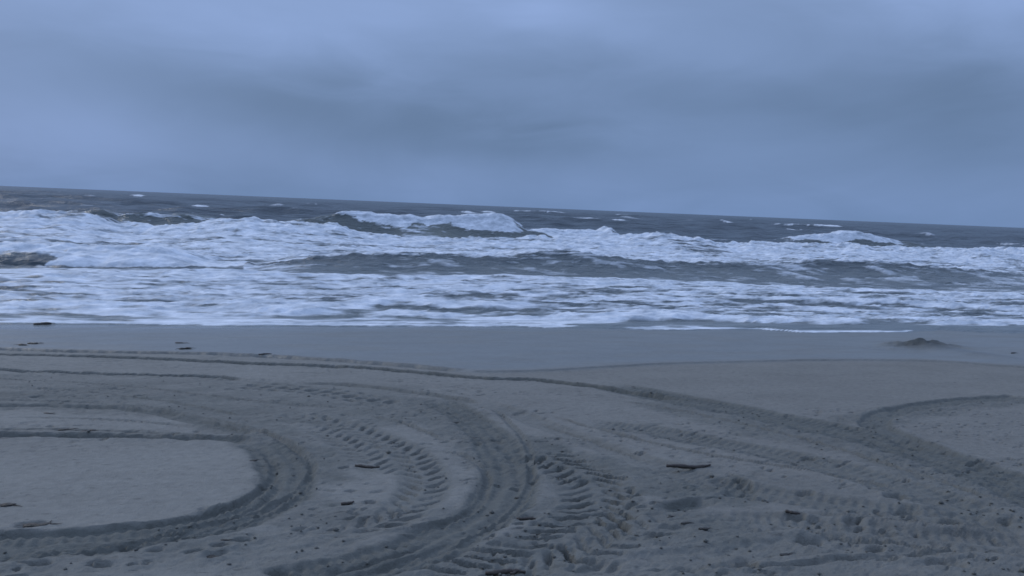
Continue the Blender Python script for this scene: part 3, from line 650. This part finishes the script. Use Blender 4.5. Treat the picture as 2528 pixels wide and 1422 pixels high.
# ================================================================ THINGS WASHED UP ON THE SAND
def beach_z(s_, d_):
    i = int(np.argmin(np.abs(L-D0-d_))); j = int(np.argmin(np.abs(S[i]-s_))); return zb[i, j]
def clump_mesh(seed, strands=3, name='clump'):
    """a ragged little heap of wrack with a few strands trailing off, about 1 unit wide"""
    import bmesh
    r = random.Random(seed); bm = bmesh.new()
    for k in range(3):
        g = bmesh.ops.create_icosphere(bm, subdivisions=2, radius=.5)
        cx, cy, sc2 = r.uniform(-.35, .35), r.uniform(-.12, .12), r.uniform(.45, .8)
        for v in g['verts']:
            n = mathutils.noise.noise(v.co*3.1+mathutils.Vector((seed, k, 0)))*.35+1
            v.co = mathutils.Vector((v.co.x*n*sc2+cx, v.co.y*n*sc2*.7+cy, v.co.z*n*sc2*.42+.08))
    for k in range(strands):
        a = r.uniform(-.6, .6)+(pi if r.random() < .5 else 0); p = mathutils.Vector((cos(a)*.3, sin(a)*.2, .06)); prev = None
        for j in range(7):
            wdt = .055*(1-j/7.5); a += r.uniform(-.45, .45)
            nrm = mathutils.Vector((-sin(a), cos(a), 0))
            ring = [bm.verts.new(p+nrm*wdt), bm.verts.new(p+mathutils.Vector((0, 0, wdt*1.1))), bm.verts.new(p-nrm*wdt), bm.verts.new(p-mathutils.Vector((0, 0, wdt*.8)))]
            if prev:
                for q_ in range(4): bm.faces.new((prev[q_], prev[(q_+1) % 4], ring[(q_+1) % 4], ring[q_]))
            prev = ring; p = p+mathutils.Vector((cos(a)*.13, sin(a)*.10, (.02 if j < 3 else -.015)))
    bmesh.ops.recalc_face_normals(bm, faces=bm.faces)
    me = bpy.data.meshes.new(name); bm.to_mesh(me); bm.free()
    for p_ in me.polygons: p_.use_smooth = True
    return me
def stick_mesh(length, rad, seed, name='driftwood_stick', fork=True):
    import bmesh
    r = random.Random(seed); bm = bmesh.new()
    def limb(p, a, ln, r0, n=14):
        prev = None
        for j in range(n):
            f = j/(n-1); rd = r0*(.30+.70*math.sin(pi*min(.95, .18+f*.82))**.6)*r.uniform(.75, 1.2); a_ = a+.38*sin(f*5+seed)+r.uniform(-.12, .12)
            ring = [bm.verts.new(p+mathutils.Vector((-sin(a_)*cos(k*pi/3), cos(a_)*cos(k*pi/3), sin(k*pi/3)))*rd) for k in range(6)]
            if prev:
                for q_ in range(6): bm.faces.new((prev[q_], prev[(q_+1) % 6], ring[(q_+1) % 6], ring[q_]))
            else: bm.faces.new(ring)
            prev = ring; p = p+mathutils.Vector((cos(a_), sin(a_), r.uniform(-.06, .06)))*ln/(n-1)
        bm.faces.new(prev)
    limb(mathutils.Vector((-length/2, 0, rad*.7)), 0, length, rad)
    if fork: limb(mathutils.Vector((length*.1, 0, rad*.7)), .6, length*.35, rad*.6, 5)
    bmesh.ops.recalc_face_normals(bm, faces=bm.faces)
    me = bpy.data.meshes.new(name); bm.to_mesh(me); bm.free()
    for p_ in me.polygons: p_.use_smooth = True
    return me
CL = [clump_mesh(k, 2+k % 3, 'seaweed_clump') for k in range(6)]
for m_ in CL: m_.materials.append(M_WEED)
SW = 'dark scraps of seaweed washed up on the sand'
WEED = [(625, 1138, 20, 'small black seaweed scrap near the tip of the smooth sand lobe'),
        (25, 1252, 34, 'dark stringy seaweed at the far left on the smooth sand lobe'),
        (95, 1303, 46, 'long thin seaweed strip above the lower left wheel track'),
        (445, 847, 22, 'upper of two seaweed scraps on the wet sand at the left'),
        (456, 862, 26, 'lower of two seaweed scraps on the wet sand at the left'),
        (105, 801, 26, 'flat black seaweed scrap touching the foam edge at the left'),
        (80, 848, 24, 'seaweed scrap just above the upper long rut at the far left'),
        (58, 853, 22, 'faint seaweed scrap beside another, nearest the left edge above the rut'),
        (120, 1022, 18, 'tiny seaweed scrap on the pale strip left of the churned sand'),
        (162, 1062, 26, 'left one of a pair of seaweed scraps in the straight rut'),
        (217, 1062, 28, 'right one of a pair of seaweed scraps in the straight rut'),
        (325, 1343, 26, 'ragged seaweed tuft just below the wide curving track'),
        (478, 1362, 18, 'leftmost seaweed scrap of the cluster at the lower left'),
        (528, 1371, 38, 'largest seaweed clump of the cluster at the lower left'),
        (540, 1348, 26, 'seaweed clump directly above the largest one at the lower left'),
        (556, 1338, 18, 'tiny seaweed scrap at the top of the lower left cluster'),
        (594, 1335, 24, 'rightmost seaweed scrap of the cluster at the lower left'),
        (1440, 1183, 16, 'upright black seaweed tuft in the churned sand right of the middle track'),
        (1277, 1217, 14, 'lone black speck of seaweed in the smooth middle track'),
        (1172, 1079, 14, 'black speck of seaweed in the churned sand of the middle'),
        (1128, 1040, 20, 'dark seaweed scrap at the top of the churned middle patch'),
        (1446, 1264, 20, 'seaweed clump beside the top of the deep tyre bars'),
        (1655, 1270, 18, 'leftmost seaweed bit of the row below the dark gouge'),
        (1694, 1287, 20, 'middle seaweed bit of the row below the dark gouge'),
        (1736, 1305, 26, 'rightmost seaweed bit of the row below the dark gouge'),
        (2090, 1374, 24, 'seaweed clump on the rough sand near the bottom right'),
        (2192, 1378, 16, 'small seaweed speck right of the clump near the bottom right'),
        (1942, 1358, 28, 'flat seaweed smear left of the clump near the bottom right'),
        (2500, 872, 16, 'seaweed speck on the wet sand at the far right'),
        (2352, 1287, 26, 'slanted seaweed scrap on the plain sand at the right'),
        (940, 805, 24, 'black seaweed scrap lying in the foam edge at the middle')]
rr = random.Random(11)
for i, (px, py, wpx, lab) in enumerate(WEED):
    s_, d_ = on_beach(px, py); x_, y_ = to_xy(s_, d_); r = math.sqrt(x_*x_+y_*y_+(CAM_Z-.6)**2); k = wpx/F*r/1.1
    z_ = (beach_z(s_, d_)+max(beach_z(s_+a_*k*.4, d_-.3*k) for a_ in (-1, 0, 1)))/2
    o = link('seaweed', CL[i % 6]); o.location = (x_, y_, z_-.002)
    o.scale = (k, k*rr.uniform(.8, 1.3), k*rr.uniform(.55, .85)); o.rotation_euler = (0, 0, YAW+rr.uniform(-.35, .35))
    tag(o, lab, 'seaweed', SW)
ST = 'dark sticks lying on the sand'
for px, py, wpx, rot, lab, fk in [(1700, 1152, 112, .22, 'long black driftwood stick on the ridge right of the middle', False),
                              (1300, 1274, 46, -.05, 'short straight stick between the middle track and the tyre bars', False),
                              (858, 1240, 34, .75, 'slanting twig between the curving tyre bars and the middle track', False),
                              (1250, 1404, 96, .02, 'dark stick lying across the tyre bars at the bottom edge', True),
                              (655, 875, 30, .55, 'tiny forked twig standing up at the edge of the upper long rut', True),
                              (908, 1150, 60, .05, 'thin dark stick at the end of the short faint tyre bars', False),
                              (1958, 1270, 32, -.4, 'thin slanted stick on the plain sand right of the gouge', False)]:
    s_, d_ = on_beach(px, py); x_, y_ = to_xy(s_, d_); z_ = beach_z(s_, d_)
    r = math.sqrt(x_*x_+y_*y_+(CAM_Z-z_)**2); ln = wpx/F*r
    z_ = max(beach_z(s_+q_*ln*cos(rot-YAW)*.45, d_+q_*ln*sin(rot-YAW)*.45) for q_ in (-1, -.5, 0, .5, 1))
    me = stick_mesh(ln, .009+.022*ln, px, fork=fk); me.materials.append(M_WOOD)
    o = link('driftwood_stick', me); o.location = (x_, y_, z_-.004); o.rotation_euler = (0, 0, rot); tag(o, lab, 'stick', ST)
# crumbs of sand thrown up by the wheels: too many to count
import bmesh
bm = bmesh.new(); rr = random.Random(3)
prob = np.clip(turned, 0, 1)*(D < -6)*(1-wet)
cand = np.nonzero((prob > .35).ravel())[0]
pick = np.random.RandomState(2).choice(cand, 900)
dens = fbm(Sr[pick]/.5, Dr[pick]/.4, 901, 2); zr = zb.ravel()
bl = bmesh.ops.create_icosphere
for i, dn in zip(pick, dens):
    if dn < -.05: continue
    x_, y_ = to_xy(Sr[i], Dr[i]); rad = rr.uniform(.006, .014)*(1+.8*(rr.random() < .08))
    base_ = [mathutils.Vector(v) for v in ((1, 0, 0), (0, 1, 0), (-1, 0, 0), (0, -1, 0), (0, 0, .8), (0, 0, -.5))]
    vs = [bm.verts.new((x_+v.x*rad*rr.uniform(.7, 1.3), y_+v.y*rad*rr.uniform(.7, 1.3), zr[i]+rad*.3+v.z*rad*rr.uniform(.7, 1.2))) for v in base_]
    for a, b in ((0, 1), (1, 2), (2, 3), (3, 0)):
        bm.faces.new((vs[a], vs[b], vs[4])); bm.faces.new((vs[b], vs[a], vs[5]))
me = bpy.data.meshes.new('sand_crumbs'); bm.to_mesh(me); bm.free(); me.materials.append(M_CLOD)
for p_ in me.polygons: p_.use_smooth = True
o = link('sand_crumbs', me, SAND); tag(o, 'small crumbs of sand thrown up along the wheel tracks', kind='stuff')
